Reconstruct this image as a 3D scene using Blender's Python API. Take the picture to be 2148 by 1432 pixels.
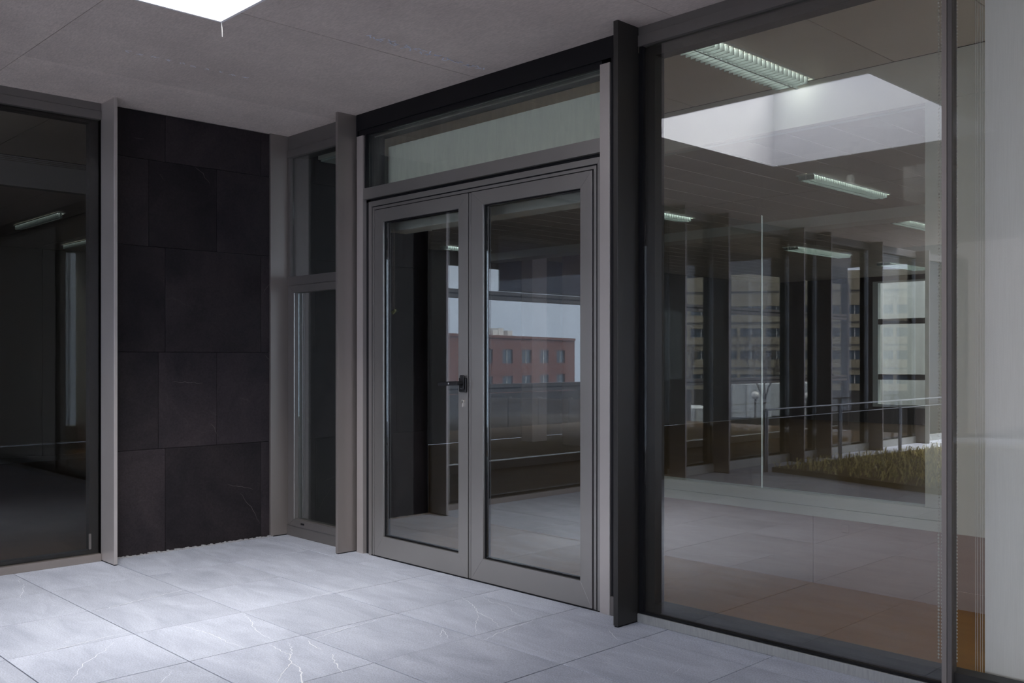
import bpy, math, random
from mathutils import Vector, Matrix
random.seed(7)
for o in list(bpy.data.objects): bpy.data.objects.remove(o)
S = bpy.context.scene; C = S.collection
R = math.radians

# ---------------------------------------------------------------- camera, sky, sun, exposure
cd = bpy.data.cameras.new('camera'); cam = bpy.data.objects.new('camera', cd); C.objects.link(cam)
cam.location = (0, 0, 1.2); cam.rotation_euler = (R(90), 0, R(45.851))
cd.sensor_width = 36; cd.lens = 36*2017/2148; cd.shift_y = 34/2148; cd.clip_start = .02; cd.clip_end = 800
S.camera = cam
S.view_settings.view_transform = 'Standard'; S.view_settings.look = 'None'
S.view_settings.gamma = 1; S.view_settings.use_curve_mapping = False
S.view_settings.exposure = 0.5
w = bpy.data.worlds.new('world'); S.world = w; w.use_nodes = True
nt = w.node_tree; nt.nodes.clear()
out = nt.nodes.new('ShaderNodeOutputWorld'); bg = nt.nodes.new('ShaderNodeBackground')
tc = nt.nodes.new('ShaderNodeTexCoord'); sp = nt.nodes.new('ShaderNodeSeparateXYZ'); cr = nt.nodes.new('ShaderNodeValToRGB')
nt.links.new(tc.outputs['Generated'], sp.inputs[0]); nt.links.new(sp.outputs['Z'], cr.inputs[0])
cr.color_ramp.elements[0].position = 0.0; cr.color_ramp.elements[0].color = (.58, .65, .86, 1)
cr.color_ramp.elements[1].position = .7; cr.color_ramp.elements[1].color = (.93, .93, 1, 1)
nt.links.new(cr.outputs[0], bg.inputs[0]); bg.inputs[1].default_value = 2.4
nt.links.new(bg.outputs[0], out.inputs[0])
sd = bpy.data.lights.new('hazy_sun', 'SUN'); sun = bpy.data.objects.new('hazy_sun', sd); C.objects.link(sun)
sd.energy = 7.5; sd.angle = R(48); sd.color = (1, .975, .96)
sun.rotation_euler = Vector((-1.45, .95, -2.9)).to_track_quat('-Z', 'Y').to_euler()
sun.location = (0, 0, 9)

# ---------------------------------------------------------------- materials
def mat(name, col, rough=.6, metal=0, noise=None, bump=0, rnd=0, emit=None, spec=.5, col2=None, scale=None, isl=False, trans=0):
    m = bpy.data.materials.new(name); m.use_nodes = True; t = m.node_tree
    b = t.nodes['Principled BSDF']; b.inputs['Roughness'].default_value = rough; b.inputs['Metallic'].default_value = metal
    b.inputs['Specular IOR Level'].default_value = spec
    b.inputs['Base Color'].default_value = (*col, 1)
    if emit: b.inputs['Emission Color'].default_value = (*emit[0], 1); b.inputs['Emission Strength'].default_value = emit[1]
    src = None
    g = t.nodes.new('ShaderNodeNewGeometry')
    if noise:
        n = t.nodes.new('ShaderNodeTexNoise'); n.inputs['Scale'].default_value = noise; n.inputs['Detail'].default_value = 6
        n.inputs['Roughness'].default_value = .65
        mp = t.nodes.new('ShaderNodeMapping'); t.links.new(g.outputs['Position'], mp.inputs[0])
        if scale: mp.inputs['Scale'].default_value = scale
        t.links.new(mp.outputs[0], n.inputs['Vector'])
        r = t.nodes.new('ShaderNodeValToRGB'); c2 = col2 or tuple(c*.75 for c in col)
        r.color_ramp.elements[0].position = .3; r.color_ramp.elements[0].color = (*c2, 1)
        r.color_ramp.elements[1].position = .7; r.color_ramp.elements[1].color = (*col, 1)
        t.links.new(n.outputs['Fac'], r.inputs[0]); src = r.outputs[0]
        if bump:
            bp = t.nodes.new('ShaderNodeBump'); bp.inputs['Strength'].default_value = bump; bp.inputs['Distance'].default_value = .004
            t.links.new(n.outputs['Fac'], bp.inputs['Height']); t.links.new(bp.outputs[0], b.inputs['Normal'])
    if rnd:
        if isl: rv = g.outputs['Random Per Island']
        else: oi = t.nodes.new('ShaderNodeObjectInfo'); rv = oi.outputs['Random']
        mr = t.nodes.new('ShaderNodeMapRange'); mr.inputs['To Min'].default_value = 1-rnd; mr.inputs['To Max'].default_value = 1+rnd
        t.links.new(rv, mr.inputs['Value'])
        mx = t.nodes.new('ShaderNodeVectorMath'); mx.operation = 'SCALE'
        if src: t.links.new(src, mx.inputs[0])
        else: mx.inputs[0].default_value = col
        t.links.new(mr.outputs[0], mx.inputs['Scale']); src = mx.outputs[0]
    if src: t.links.new(src, b.inputs['Base Color'])
    return m

def glass(name, tint, f0, smudge=0, gz=1):
    m = bpy.data.materials.new(name); m.use_nodes = True; t = m.node_tree; t.nodes.clear()
    o = t.nodes.new('ShaderNodeOutputMaterial'); tr = t.nodes.new('ShaderNodeBsdfTransparent'); gl = t.nodes.new('ShaderNodeBsdfGlossy')
    tr.inputs[0].default_value = (*tint, 1); gl.inputs['Roughness'].default_value = 0.0; gl.inputs[0].default_value = (.96, .98, 1, 1)
    lw = t.nodes.new('ShaderNodeLayerWeight')
    p = t.nodes.new('ShaderNodeMath'); p.operation = 'POWER'; p.inputs[1].default_value = 5; t.links.new(lw.outputs['Facing'], p.inputs[0])
    lw.inputs['Blend'].default_value = .5
    a = t.nodes.new('ShaderNodeMath'); a.operation = 'MULTIPLY_ADD'; a.inputs[1].default_value = (1-f0)*gz; a.inputs[2].default_value = f0
    t.links.new(p.outputs[0], a.inputs[0])
    mx = t.nodes.new('ShaderNodeMixShader'); t.links.new(a.outputs[0], mx.inputs[0]); t.links.new(tr.outputs[0], mx.inputs[1]); t.links.new(gl.outputs[0], mx.inputs[2])
    last = mx.outputs[0]
    if smudge:
        g = t.nodes.new('ShaderNodeNewGeometry'); mp = t.nodes.new('ShaderNodeMapping'); mp.inputs['Scale'].default_value = (9, 9, 1.6)
        n = t.nodes.new('ShaderNodeTexNoise'); n.inputs['Scale'].default_value = 3; n.inputs['Detail'].default_value = 8; n.inputs['Roughness'].default_value = .7
        t.links.new(g.outputs['Position'], mp.inputs[0]); t.links.new(mp.outputs[0], n.inputs['Vector'])
        mr = t.nodes.new('ShaderNodeMapRange'); mr.inputs['From Min'].default_value = .4; mr.inputs['From Max'].default_value = .8
        mr.inputs['To Max'].default_value = smudge; t.links.new(n.outputs['Fac'], mr.inputs['Value'])
        df = t.nodes.new('ShaderNodeBsdfDiffuse'); df.inputs[0].default_value = (.6, .65, .62, 1)
        m2 = t.nodes.new('ShaderNodeMixShader'); t.links.new(mr.outputs[0], m2.inputs[0]); t.links.new(last, m2.inputs[1]); t.links.new(df.outputs[0], m2.inputs[2]); last = m2.outputs[0]
    t.links.new(last, o.inputs[0]); return m

def concrete(name, base, dark, warm):
    m = mat(name, base, .85, noise=1.6, bump=.15, rnd=.05, col2=dark, spec=.2); t = m.node_tree; b = t.nodes['Principled BSDF']
    src = b.inputs['Base Color'].links[0].from_socket
    g = t.nodes.new('ShaderNodeNewGeometry'); mp = t.nodes.new('ShaderNodeMapping'); mp.inputs['Scale'].default_value = (14, 60, 14)
    n = t.nodes.new('ShaderNodeTexNoise'); n.inputs['Scale'].default_value = 3.0; n.inputs['Detail'].default_value = 5
    t.links.new(g.outputs['Position'], mp.inputs[0]); t.links.new(mp.outputs[0], n.inputs['Vector'])
    r = t.nodes.new('ShaderNodeMapRange'); r.inputs['From Min'].default_value = .3; r.inputs['From Max'].default_value = .7; r.inputs['To Min'].default_value = .86; r.inputs['To Max'].default_value = 1.1
    t.links.new(n.outputs['Fac'], r.inputs['Value'])
    mx = t.nodes.new('ShaderNodeVectorMath'); mx.operation = 'SCALE'; t.links.new(src, mx.inputs[0]); t.links.new(r.outputs[0], mx.inputs['Scale'])
    # rust specks
    v = t.nodes.new('ShaderNodeTexNoise'); v.inputs['Scale'].default_value = 9; v.inputs['Detail'].default_value = 9; v.inputs['Roughness'].default_value = .8
    t.links.new(g.outputs['Position'], v.inputs['Vector'])
    r2 = t.nodes.new('ShaderNodeMapRange'); r2.inputs['From Min'].default_value = .69; r2.inputs['From Max'].default_value = .73; t.links.new(v.outputs['Fac'], r2.inputs['Value'])
    mm = t.nodes.new('ShaderNodeMix'); mm.data_type = 'RGBA'; t.links.new(r2.outputs[0], mm.inputs[0]); t.links.new(mx.outputs[0], mm.inputs[6]); mm.inputs[7].default_value = (*warm, 1)
    t.links.new(mm.outputs[2], b.inputs['Base Color']); return m

def tilestone(name, a, c, fine, rnd, rough, spec, veincol=None, veinamt=.0, bump=.3, streak=(1, 3, 1)):
    m = bpy.data.materials.new(name); m.use_nodes = True; t = m.node_tree; b = t.nodes['Principled BSDF']
    b.inputs['Roughness'].default_value = rough; b.inputs['Specular IOR Level'].default_value = spec
    g = t.nodes.new('ShaderNodeNewGeometry'); oi = t.nodes.new('ShaderNodeObjectInfo')
    # shift the pattern tile by tile so that it does not run across joints
    ad = t.nodes.new('ShaderNodeVectorMath'); ad.operation = 'MULTIPLY_ADD'; ad.inputs[1].default_value = (37, 19, 11)
    cb = t.nodes.new('ShaderNodeCombineXYZ')
    for i in range(3): t.links.new(oi.outputs['Random'], cb.inputs[i])
    t.links.new(cb.outputs[0], ad.inputs[0]); t.links.new(g.outputs['Position'], ad.inputs[2])
    mp = t.nodes.new('ShaderNodeMapping'); mp.inputs['Scale'].default_value = streak; t.links.new(ad.outputs[0], mp.inputs[0])
    n = t.nodes.new('ShaderNodeTexNoise'); n.inputs['Scale'].default_value = 2.4; n.inputs['Detail'].default_value = 8; n.inputs['Roughness'].default_value = .62; n.inputs['Distortion'].default_value = .6
    t.links.new(mp.outputs[0], n.inputs['Vector'])
    r = t.nodes.new('ShaderNodeValToRGB'); r.color_ramp.elements[0].position = .33; r.color_ramp.elements[0].color = (*c, 1); r.color_ramp.elements[1].position = .66; r.color_ramp.elements[1].color = (*a, 1)
    t.links.new(n.outputs['Fac'], r.inputs[0])
    f = t.nodes.new('ShaderNodeTexNoise'); f.inputs['Scale'].default_value = fine; f.inputs['Detail'].default_value = 3; t.links.new(g.outputs['Position'], f.inputs['Vector'])
    fr = t.nodes.new('ShaderNodeMapRange'); fr.inputs['From Min'].default_value = .3; fr.inputs['From Max'].default_value = .7; fr.inputs['To Min'].default_value = .82; fr.inputs['To Max'].default_value = 1.18
    t.links.new(f.outputs['Fac'], fr.inputs['Value'])
    rr = t.nodes.new('ShaderNodeMapRange'); rr.inputs['To Min'].default_value = 1-rnd; rr.inputs['To Max'].default_value = 1+rnd; t.links.new(oi.outputs['Random'], rr.inputs['Value'])
    ml = t.nodes.new('ShaderNodeMath'); ml.operation = 'MULTIPLY'; t.links.new(fr.outputs[0], ml.inputs[0]); t.links.new(rr.outputs[0], ml.inputs[1])
    sc = t.nodes.new('ShaderNodeVectorMath'); sc.operation = 'SCALE'; t.links.new(r.outputs[0], sc.inputs[0]); t.links.new(ml.outputs[0], sc.inputs['Scale'])
    last = sc.outputs[0]
    if veincol:
        n2 = t.nodes.new('ShaderNodeTexNoise'); n2.inputs['Scale'].default_value = 1.8; n2.inputs['Detail'].default_value = 4; t.links.new(ad.outputs[0], n2.inputs['Vector'])
        av = t.nodes.new('ShaderNodeVectorMath'); av.operation = 'MULTIPLY_ADD'; av.inputs[1].default_value = (.5, .5, .5); t.links.new(n2.outputs['Color'], av.inputs[0]); t.links.new(ad.outputs[0], av.inputs[2])
        vo = t.nodes.new('ShaderNodeTexVoronoi'); vo.feature = 'DISTANCE_TO_EDGE'; vo.inputs['Scale'].default_value = 1.5; t.links.new(av.outputs[0], vo.inputs['Vector'])
        vr = t.nodes.new('ShaderNodeMapRange'); vr.inputs['From Min'].default_value = .0; vr.inputs['From Max'].default_value = .006; vr.inputs['To Min'].default_value = 1; vr.inputs['To Max'].default_value = 0; t.links.new(vo.outputs['Distance'], vr.inputs['Value'])
        mk = t.nodes.new('ShaderNodeMapRange'); mk.inputs['From Min'].default_value = .5; mk.inputs['From Max'].default_value = .62; mk.inputs['To Max'].default_value = veinamt; t.links.new(n.outputs['Fac'], mk.inputs['Value'])
        mu = t.nodes.new('ShaderNodeMath'); mu.operation = 'MULTIPLY'; t.links.new(vr.outputs[0], mu.inputs[0]); t.links.new(mk.outputs[0], mu.inputs[1])
        mm = t.nodes.new('ShaderNodeMix'); mm.data_type = 'RGBA'; t.links.new(mu.outputs[0], mm.inputs[0]); t.links.new(last, mm.inputs[6]); mm.inputs[7].default_value = (*veincol, 1); last = mm.outputs[2]
    t.links.new(last, b.inputs['Base Color'])
    bp = t.nodes.new('ShaderNodeBump'); bp.inputs['Strength'].default_value = bump; bp.inputs['Distance'].default_value = .003; t.links.new(f.outputs['Fac'], bp.inputs['Height']); t.links.new(bp.outputs[0], b.inputs['Normal'])
    return m

M = dict(
 finb=mat('shaded_fin', (.045, .043, .04), .4, .4),  # shaded copy of the fin metal, shade put into the colour
 fin=mat('anodised_fin', (.31, .275, .255), .42, .55, noise=3, col2=(.285, .255, .235), scale=(1, 1, .15)),
 bronze=mat('anodised_bronze', (.30, .275, .265), .38, .55, noise=4, col2=(.27, .25, .24)),
 side=mat('grey_brown_profile', (.17, .155, .145), .5, .4, noise=4, col2=(.15, .14, .13)),
 doormetal=mat('satin_bronze_door', (.345, .33, .31), .34, .65, noise=3, col2=(.325, .31, .29)),
 post=mat('pale_bronze_post', (.56, .52, .49), .36, .55, noise=3, col2=(.52, .48, .45)),
 black=mat('black_reveal', (.006, .006, .008), .5, 0, spec=.3),
 darkframe=mat('dark_inner_frame', (.035, .031, .03), .5, .2),
 gasket=mat('black_gasket', (.008, .008, .009), .6, spec=.2),
 silver=mat('bright_metal', (.8, .8, .78), .22, .9),
 brass=mat('nickel_lock', (.75, .72, .66), .25, .9),
 blackmetal=mat('black_handle', (.01, .01, .011), .3, 0),
 sillmetal=mat('weathered_sill', (.42, .43, .41), .5, .4, noise=40, col2=(.32, .33, .32), scale=(3, 3, .4)),
 conc=concrete('cast_concrete', (.74, .645, .59), (.58, .505, .465), (.28, .17, .13)),
 concw=mat('painted_well', (.86, .86, .88), .8, noise=3, col2=(.76, .76, .79), bump=.1),
 tile=tilestone('blue_grey_granite', (.55, .585, .665), (.42, .45, .525), 160, .05, .8, .2, (.85, .85, .85), .10, .35),
 stone=tilestone('dark_slate', (.034, .027, .029), (.015, .0125, .015), 90, .28, .6, .22, (.15, .13, .12), .10, .25, (1, 1, 1)),
 vein=mat('white_calcite', (.9, .92, .95), .7),
 veind=mat('pale_calcite', (.12, .105, .10), .7),
 mortar=mat('mortar', (.45, .45, .46), .9, noise=30, bump=.5),
 joint=mat('dark_joint', (.06, .06, .065), .9),
 glass=glass('coated_glass', (.94, .94, .90), .14),
 glassd=glass('door_glass', (.90, .92, .90), .18),
 glasss=glass('corner_glass', (.80, .84, .82), .20),
 glasst=glass('dusty_transom_glass', (.96, .985, .95), .04, .10),
 glassl=glass('grey_glass', (.72, .72, .70), .03, 0, .45),
 clear=glass('clear_glass', (.94, .96, .95), .03),
 anti=glass('low_reflection_glass', (.95, .96, .95), .010),
 white=mat('white_paint', (.84, .84, .78), .6, noise=5, col2=(.79, .79, .74)),
 whitef=mat('white_frame', (.70, .75, .72), .45),
 knee=mat('greige_panel', (.48, .38, .35), .6, noise=8, col2=(.44, .35, .325), scale=(.3, .3, 4)),
 wall=mat('grey_wall', (.45, .45, .44), .8, noise=2, col2=(.40, .40, .39)),
 wallp=mat('grey_wall_panel', (.17, .165, .145), .6, rnd=.12),
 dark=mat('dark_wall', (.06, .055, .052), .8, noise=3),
 plank=mat('ceiling_plank', (.68, .62, .55), .5, .1, rnd=.05),
 wood=mat('brown_floor', (.36, .165, .02), .45, noise=3, col2=(.29, .125, .014), scale=(1, 5, 1)),
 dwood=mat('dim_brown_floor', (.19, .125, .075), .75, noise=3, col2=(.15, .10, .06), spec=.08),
 lamp=mat('lamp_tube', (.9, .95, 1), .4, emit=((.9, 1, .97), 12)),
 lampd=mat('dim_lamp_tube', (.9, .95, 1), .4, emit=((.9, 1, .97), 2.2)),
 louver=mat('louver', (.26, .29, .29), .4, .2),
 blind=mat('grey_blind', (.93, .90, .83), .9, noise=60, col2=(.87, .84, .77), scale=(6, 6, .15)),
 bead=mat('bead', (.72, .72, .68), .35),
 grass=mat('straw_grass', (.60, .54, .24), .8, rnd=.9, isl=True),
 soil=mat('soil', (.15, .11, .04), .95, noise=20, bump=.8),
 lawn=mat('lawn', (.030, .034, .014), .95, spec=0, noise=14, col2=(.018, .02, .009)),
 asphalt=mat('asphalt', (.026, .025, .026), .95, noise=8, spec=0),
 brick=mat('red_brick', (.17, .07, .058), .85, noise=2, col2=(.14, .056, .047)),
 tan=mat('tan_brick', (.33, .29, .215), .85, noise=.6, col2=(.29, .25, .185)),
 band=mat('dark_band', (.08, .075, .07), .8),
 wglass=mat('window_dark', (.06, .085, .11), .15, .2),
 wframe=mat('window_white', (.6, .6, .6), .5),
 contain=mat('container_white', (.55, .58, .62), .5, .1),
 fencep=mat('fence_stone', (.085, .062, .046), .9, noise=9, col2=(.12, .09, .065)),
 steel=mat('steel_rail', (.30, .31, .33), .4, .7),
 bark=mat('bark', (.13, .11, .09), .9),
 globe=mat('globe', (.8, .8, .82), .3),
 slate=mat('slate_roof', (.22, .25, .29), .6),
 extc=mat('outer_concrete', (.27, .28, .29), .85, noise=1.2, col2=(.17, .18, .19), scale=(2.5, 2.5, .4)),
)
# screen fabric: lets part of the light through
ms = bpy.data.materials.new('screen_fabric'); ms.use_nodes = True; t = ms.node_tree; t.nodes.clear()
o_ = t.nodes.new('ShaderNodeOutputMaterial'); a_ = t.nodes.new('ShaderNodeBsdfTranslucent'); a_.inputs[0].default_value = (.30, .32, .42, 1)
b_ = t.nodes.new('ShaderNodeBsdfDiffuse'); b_.inputs[0].default_value = (.2, .2, .25, 1); c_ = t.nodes.new('ShaderNodeAddShader')
t.links.new(a_.outputs[0], c_.inputs[0]); t.links.new(b_.outputs[0], c_.inputs[1]); t.links.new(c_.outputs[0], o_.inputs[0]); M['screen'] = ms

# ---------------------------------------------------------------- mesh helpers
class MB:
    def __init__(s): s.v = []; s.f = []
    def box(s, x0, x1, y0, y1, z0, z1):
        if x0 > x1: x0, x1 = x1, x0
        if y0 > y1: y0, y1 = y1, y0
        if z0 > z1: z0, z1 = z1, z0
        n = len(s.v)
        s.v += [(x0,y0,z0),(x1,y0,z0),(x1,y1,z0),(x0,y1,z0),(x0,y0,z1),(x1,y0,z1),(x1,y1,z1),(x0,y1,z1)]
        s.f += [tuple(n+i for i in q) for q in ((0,3,2,1),(4,5,6,7),(0,1,5,4),(1,2,6,5),(2,3,7,6),(3,0,4,7))]; return s
    def prism(s, poly, axis, a, b):        # poly: 2-D points; extruded along axis from a to b
        n = len(s.v); k = len(poly)
        for d in (a, b):
            for (p, q) in poly: s.v.append({'x': (d, p, q), 'y': (p, d, q), 'z': (p, q, d)}[axis])
        s.f += [tuple(n+i for i in range(k))[::-1], tuple(n+k+i for i in range(k))]
        s.f += [(n+i, n+(i+1) % k, n+k+(i+1) % k, n+k+i) for i in range(k)]; return s
    def tube(s, p, q, r, r2=None, k=8):
        p = Vector(p); q = Vector(q); r2 = r if r2 is None else r2; d = (q-p).normalized()
        u = d.orthogonal().normalized(); w_ = d.cross(u); n = len(s.v)
        for c, rr in ((p, r), (q, r2)):
            for i in range(k):
                a = 2*math.pi*i/k; s.v.append(tuple(c+u*math.cos(a)*rr+w_*math.sin(a)*rr))
        s.f += [tuple(n+i for i in range(k))[::-1], tuple(n+k+i for i in range(k))]
        s.f += [(n+i, n+(i+1) % k, n+k+(i+1) % k, n+k+i) for i in range(k)]; return s
    def ball(s, c, r, nu=10, nv=6):
        n = len(s.v)
        for j in range(nv+1):
            th = math.pi*j/nv
            for i in range(nu):
                a = 2*math.pi*i/nu; s.v.append((c[0]+r*math.sin(th)*math.cos(a), c[1]+r*math.sin(th)*math.sin(a), c[2]+r*math.cos(th)))
        for j in range(nv):
            for i in range(nu): s.f.append((n+j*nu+i, n+j*nu+(i+1) % nu, n+(j+1)*nu+(i+1) % nu, n+(j+1)*nu+i))
        return s
    def build(s, name, m, parent=None, bev=0, origin=None):
        me = bpy.data.meshes.new(name); v = s.v
        if origin: v = [(a-origin[0], b-origin[1], c-origin[2]) for a, b, c in v]
        me.from_pydata(v, [], s.f); me.materials.append(M[m] if isinstance(m, str) else m); me.validate()
        import bmesh
        bm = bmesh.new(); bm.from_mesh(me); bmesh.ops.recalc_face_normals(bm, faces=bm.faces); bm.to_mesh(me); bm.free()
        o = bpy.data.objects.new(name, me); C.objects.link(o)
        if origin: o.location = origin
        if parent: o.parent = parent
        if bev: b = o.modifiers.new('bevel', 'BEVEL'); b.width = bev; b.segments = 2; b.limit_method = 'ANGLE'
        return o
def bx(name, m, parent, *c, bev=0): return MB().box(*c).build(name, m, parent, bev)
def tag(o, label=None, cat=None, group=None, kind=None):
    if label: o['label'] = label
    if cat: o['category'] = cat
    if group: o['group'] = group
    if kind: o['kind'] = kind
    return o
def root(name, label, cat, group=None, kind=None, loc=(0, 0, 0)):
    o = bpy.data.objects.new(name, None); C.objects.link(o); o.location = loc; o.empty_display_size = .1
    return tag(o, label, cat, group, kind)
def st(name, label, cat): return root(name, label, cat, kind='structure')
def dup(src, loc, label=None):
    r = src.copy(); C.objects.link(r); r.location = loc
    if label: r['label'] = label
    for ch in list(src.children):
        c = ch.copy(); C.objects.link(c); c.parent = r
    return r
# frame of four mitred profiles; plane 'y' (u = X) or 'x' (u = Y)
def mitre(parent, m, plane, u0, u1, z0, z1, wl, wr, wt, wb, d0, d1, names=('stile', 'stile', 'rail', 'rail'), g=.0006, bev=.0012):
    ax = plane
    A, B, Cc, D = (u0, z0), (u1, z0), (u1, z1), (u0, z1)
    a, b, c, d = (u0+wl, z0+wb), (u1-wr, z0+wb), (u1-wr, z1-wt), (u0+wl, z1-wt)
    def sh(P, du, dz): return [(p+du, q+dz) for p, q in P]
    if wl: MB().prism(sh([A, a, d, D], 0, 0), ax, d0, d1).build(names[0], m, parent, bev)
    if wr: MB().prism(sh([B, Cc, c, b], 0, 0), ax, d0, d1).build(names[1], m, parent, bev)
    if wt: MB().prism(sh([D, d, c, Cc], 0, 0), ax, d0, d1).build(names[2], m, parent, bev)
    if wb: MB().prism(sh([A, B, b, a], 0, 0), ax, d0, d1).build(names[3], m, parent, bev)

W = 3.46; L = -5.77; CH = 2.70

# ================================================================ STRUCTURE
# ---- courtyard floor: square granite tiles
fl = st('floor', 'pale blue-grey granite floor tiles of the covered court with white veins', 'floor')
bx('floor_bed', 'joint', fl, -5.9, 2.6, -8.2, 3.60, -.12, -.012)
xs = [-5.78] + [-5.715+.5245*i for i in range(1, 15)] ; ys = [W+.03, 3.272] + [2.762-.5145*i for i in range(0, 12)]
base_tile = {}
for i in range(len(xs)-1):
    for j in range(len(ys)-1):
        x0, x1, y0, y1 = xs[i], xs[i+1], ys[j+1], ys[j]; g = .0022; lx = x1-x0; ly = y1-y0
        k = (round(lx, 3), round(ly, 3))
        if k not in base_tile:
            base_tile[k] = MB().box(g, lx-g, g, ly-g, -.012, 0).build('tile', 'tile', fl, .0012); o = base_tile[k]
        else: o = base_tile[k].copy(); C.objects.link(o)
        o.location = (x0, y0, random.uniform(-.0007, .0007))
bx('far_paving', 'tile', fl, -5.78, 2.6, -8.2, ys[-1]-.003, -.012, 0)
# white calcite veins running over the tiles (flat ribbons flush with the stone)
def ribbon(mb, pts, wd, z):
    n0 = len(mb.v); P = []
    for i in range(len(pts)-1):
        a = Vector(pts[i]); b = Vector(pts[i+1]); seg = max(1, int((b-a).length/.02))
        for q in range(seg): P.append(a.lerp(b, q/seg))
    P.append(Vector(pts[-1])); nP = len(P); L_, R_ = [], []
    for i, p in enumerate(P):
        d = (P[min(i+1, nP-1)]-P[max(i-1, 0)]).normalized(); nrm = Vector((-d.y, d.x)); j = nrm*random.uniform(-.006, .006) if 0 < i < nP-1 else nrm*0
        e = wd*(.35+.65*math.sin(math.pi*min(1, max(.05, i/max(1, nP-1)))))*random.uniform(.6, 1.2)/2
        a = p+j+nrm*e; b = p+j-nrm*e; L_.append((a.x, a.y, z)); R_.append((b.x, b.y, z))
    mb.v += L_+R_
    for i in range(nP-1): mb.f.append((n0+i, n0+nP+i, n0+nP+i+1, n0+i+1))
VE = [([(-4.111,1.939),(-3.912,1.966),(-3.733,1.964),(-3.6,1.977)],.003),([(-4.143,2.243),(-4.027,2.216),(-3.821,2.138),(-3.751,2.124),(-3.604,2.115)],.003),
 ([(-3.587,2.068),(-3.5,2.063),(-3.418,2.063),(-3.316,2.005),(-3.216,1.911),(-3.151,1.85)],.006),([(-3.561,2.141),(-3.496,2.119),(-3.423,2.074),(-3.367,2.032)],.004),
 ([(-3.316,2.005),(-3.247,1.999),(-3.165,1.964),(-3.0,1.87)],.009),([(-3.528,2.219),(-3.436,2.191),(-3.374,2.186)],.005),([(-3.297,2.188),(-3.204,2.137),(-3.139,2.11),(-3.073,2.087)],.006),
 ([(-3.544,1.626),(-3.4,1.5)],.003),([(-4.125,1.351),(-4.15,1.47),(-4.186,1.723)],.005),([(-4.644,1.759),(-4.695,1.994),(-4.753,2.247)],.006),
 ([(-3.526,2.24),(-3.559,2.388),(-3.586,2.627)],.005),([(-4.081,1.623),(-3.978,1.536),(-3.888,1.432),(-3.69,1.308)],.003),([(-5.458,1.689),(-5.329,1.654),(-5.147,1.578)],.003),
 ([(-5.493,1.682),(-5.606,1.713)],.002),([(-4.162,2.593),(-4.165,2.937)],.004),([(-3.625,3.172),(-3.469,3.109),(-3.358,3.038),(-3.269,3.018),(-3.181,2.981),(-3.116,2.944)],.004),
 ([(-3.358,3.038),(-3.208,2.891),(-3.117,2.804)],.003),([(-3.587,3.263),(-3.459,3.217),(-3.344,3.215),(-3.211,3.145),(-3.129,3.128)],.003),
 ([(-3.069,2.759),(-3.015,2.758),(-3.064,2.957),(-3.084,3.152)],.0045),([(-3.27,2.746),(-3.178,2.654)],.003),([(-3.27,2.746),(-3.131,2.664)],.003),
 ([(-2.749,3.263),(-2.694,3.221),(-2.627,3.177),(-2.598,3.177)],.004),([(-2.584,3.202),(-2.478,3.168),(-2.37,3.158)],.003),([(-2.593,2.879),(-2.383,2.904),(-2.18,2.949)],.002),
 ([(-2.188,2.97),(-2.228,3.095)],.002)]
mb = MB()
for p, wd in VE: ribbon(mb, p, wd*.8, .0016)
tag(mb.build('white_vein', 'vein', fl), kind='stuff')
# rough mortar line under the slate and the frames
mb = MB(); y = 2.24
while y < 3.34:
    a = random.uniform(.004, .016); mb.box(L-.01, L+.012+a, y, y+.012, 0, random.uniform(.004, .012)); y += .012
tag(mb.build('mortar_line', 'mortar', fl), kind='stuff')

# ---- concrete ceiling slab with a square light well
ce = st('ceiling', 'cast concrete soffit of the covered court with a square open light well', 'ceiling')
HX0, HX1, HY0, HY1 = -4.0, -2.32, .2, 2.07
cx_ = [-5.80, -5.12, -3.83, -2.54, -1.25, .04, 1.33, 2.6]; cy_ = [3.52, 1.58, -.9, -3.4, -6.0]
for i in range(len(cx_)-1):
    for j in range(len(cy_)-1):
        x0, x1, y0, y1 = cx_[i], cx_[i+1], cy_[j+1], cy_[j]; g = .0012
        px = sorted({x0+g, x1-g, *[h for h in (HX0, HX1) if x0 < h < x1]}); py = sorted({y0+g, y1-g, *[h for h in (HY0, HY1) if y0 < h < y1]})
        mb = MB(); dz = random.uniform(0, .0012)
        for a in range(len(px)-1):
            for b in range(len(py)-1):
                mx_, my_ = (px[a]+px[a+1])/2, (py[b]+py[b+1])/2
                if HX0 < mx_ < HX1 and HY0 < my_ < HY1: continue
                mb.box(px[a], px[a+1], py[b], py[b+1], CH+dz, CH+.28)
        if mb.v: mb.build('concrete_bay', 'conc', ce)
mb = MB()
for c in ((-5.9, HX0-.15, -6.0, 3.6), (HX1+.15, 2.75, -6.0, 3.6), (HX0-.15, HX1+.15, -6.0, HY0-.15), (HX0-.15, HX1+.15, HY1+.15, 3.6)):
    mb.box(c[0], c[1], c[2], c[3], CH+.281, CH+.34)
mb.build('roof_deck', 'conc', ce)
zt = 3.42
for nm, c in (('a', (HX0-.15, HX0, HY0-.15, HY1+.15)), ('b', (HX1, HX1+.15, HY0-.15, HY1+.15)), ('c', (HX0, HX1, HY0-.15, HY0)), ('d', (HX0, HX1, HY1, HY1+.15))):
    bx('well_wall', 'concw', ce, c[0], c[1], c[2], c[3], CH+.341, zt)
# white lining of the well down to the soffit
for c in ((HX0-.001, HX0+.012, HY0, HY1), (HX1-.012, HX1+.001, HY0, HY1), (HX0+.012, HX1-.012, HY0, HY0+.012), (HX0+.012, HX1-.012, HY1-.012, HY1)):
    bx('well_lining', 'concw', ce, *c, CH+.0005, zt)
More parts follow.
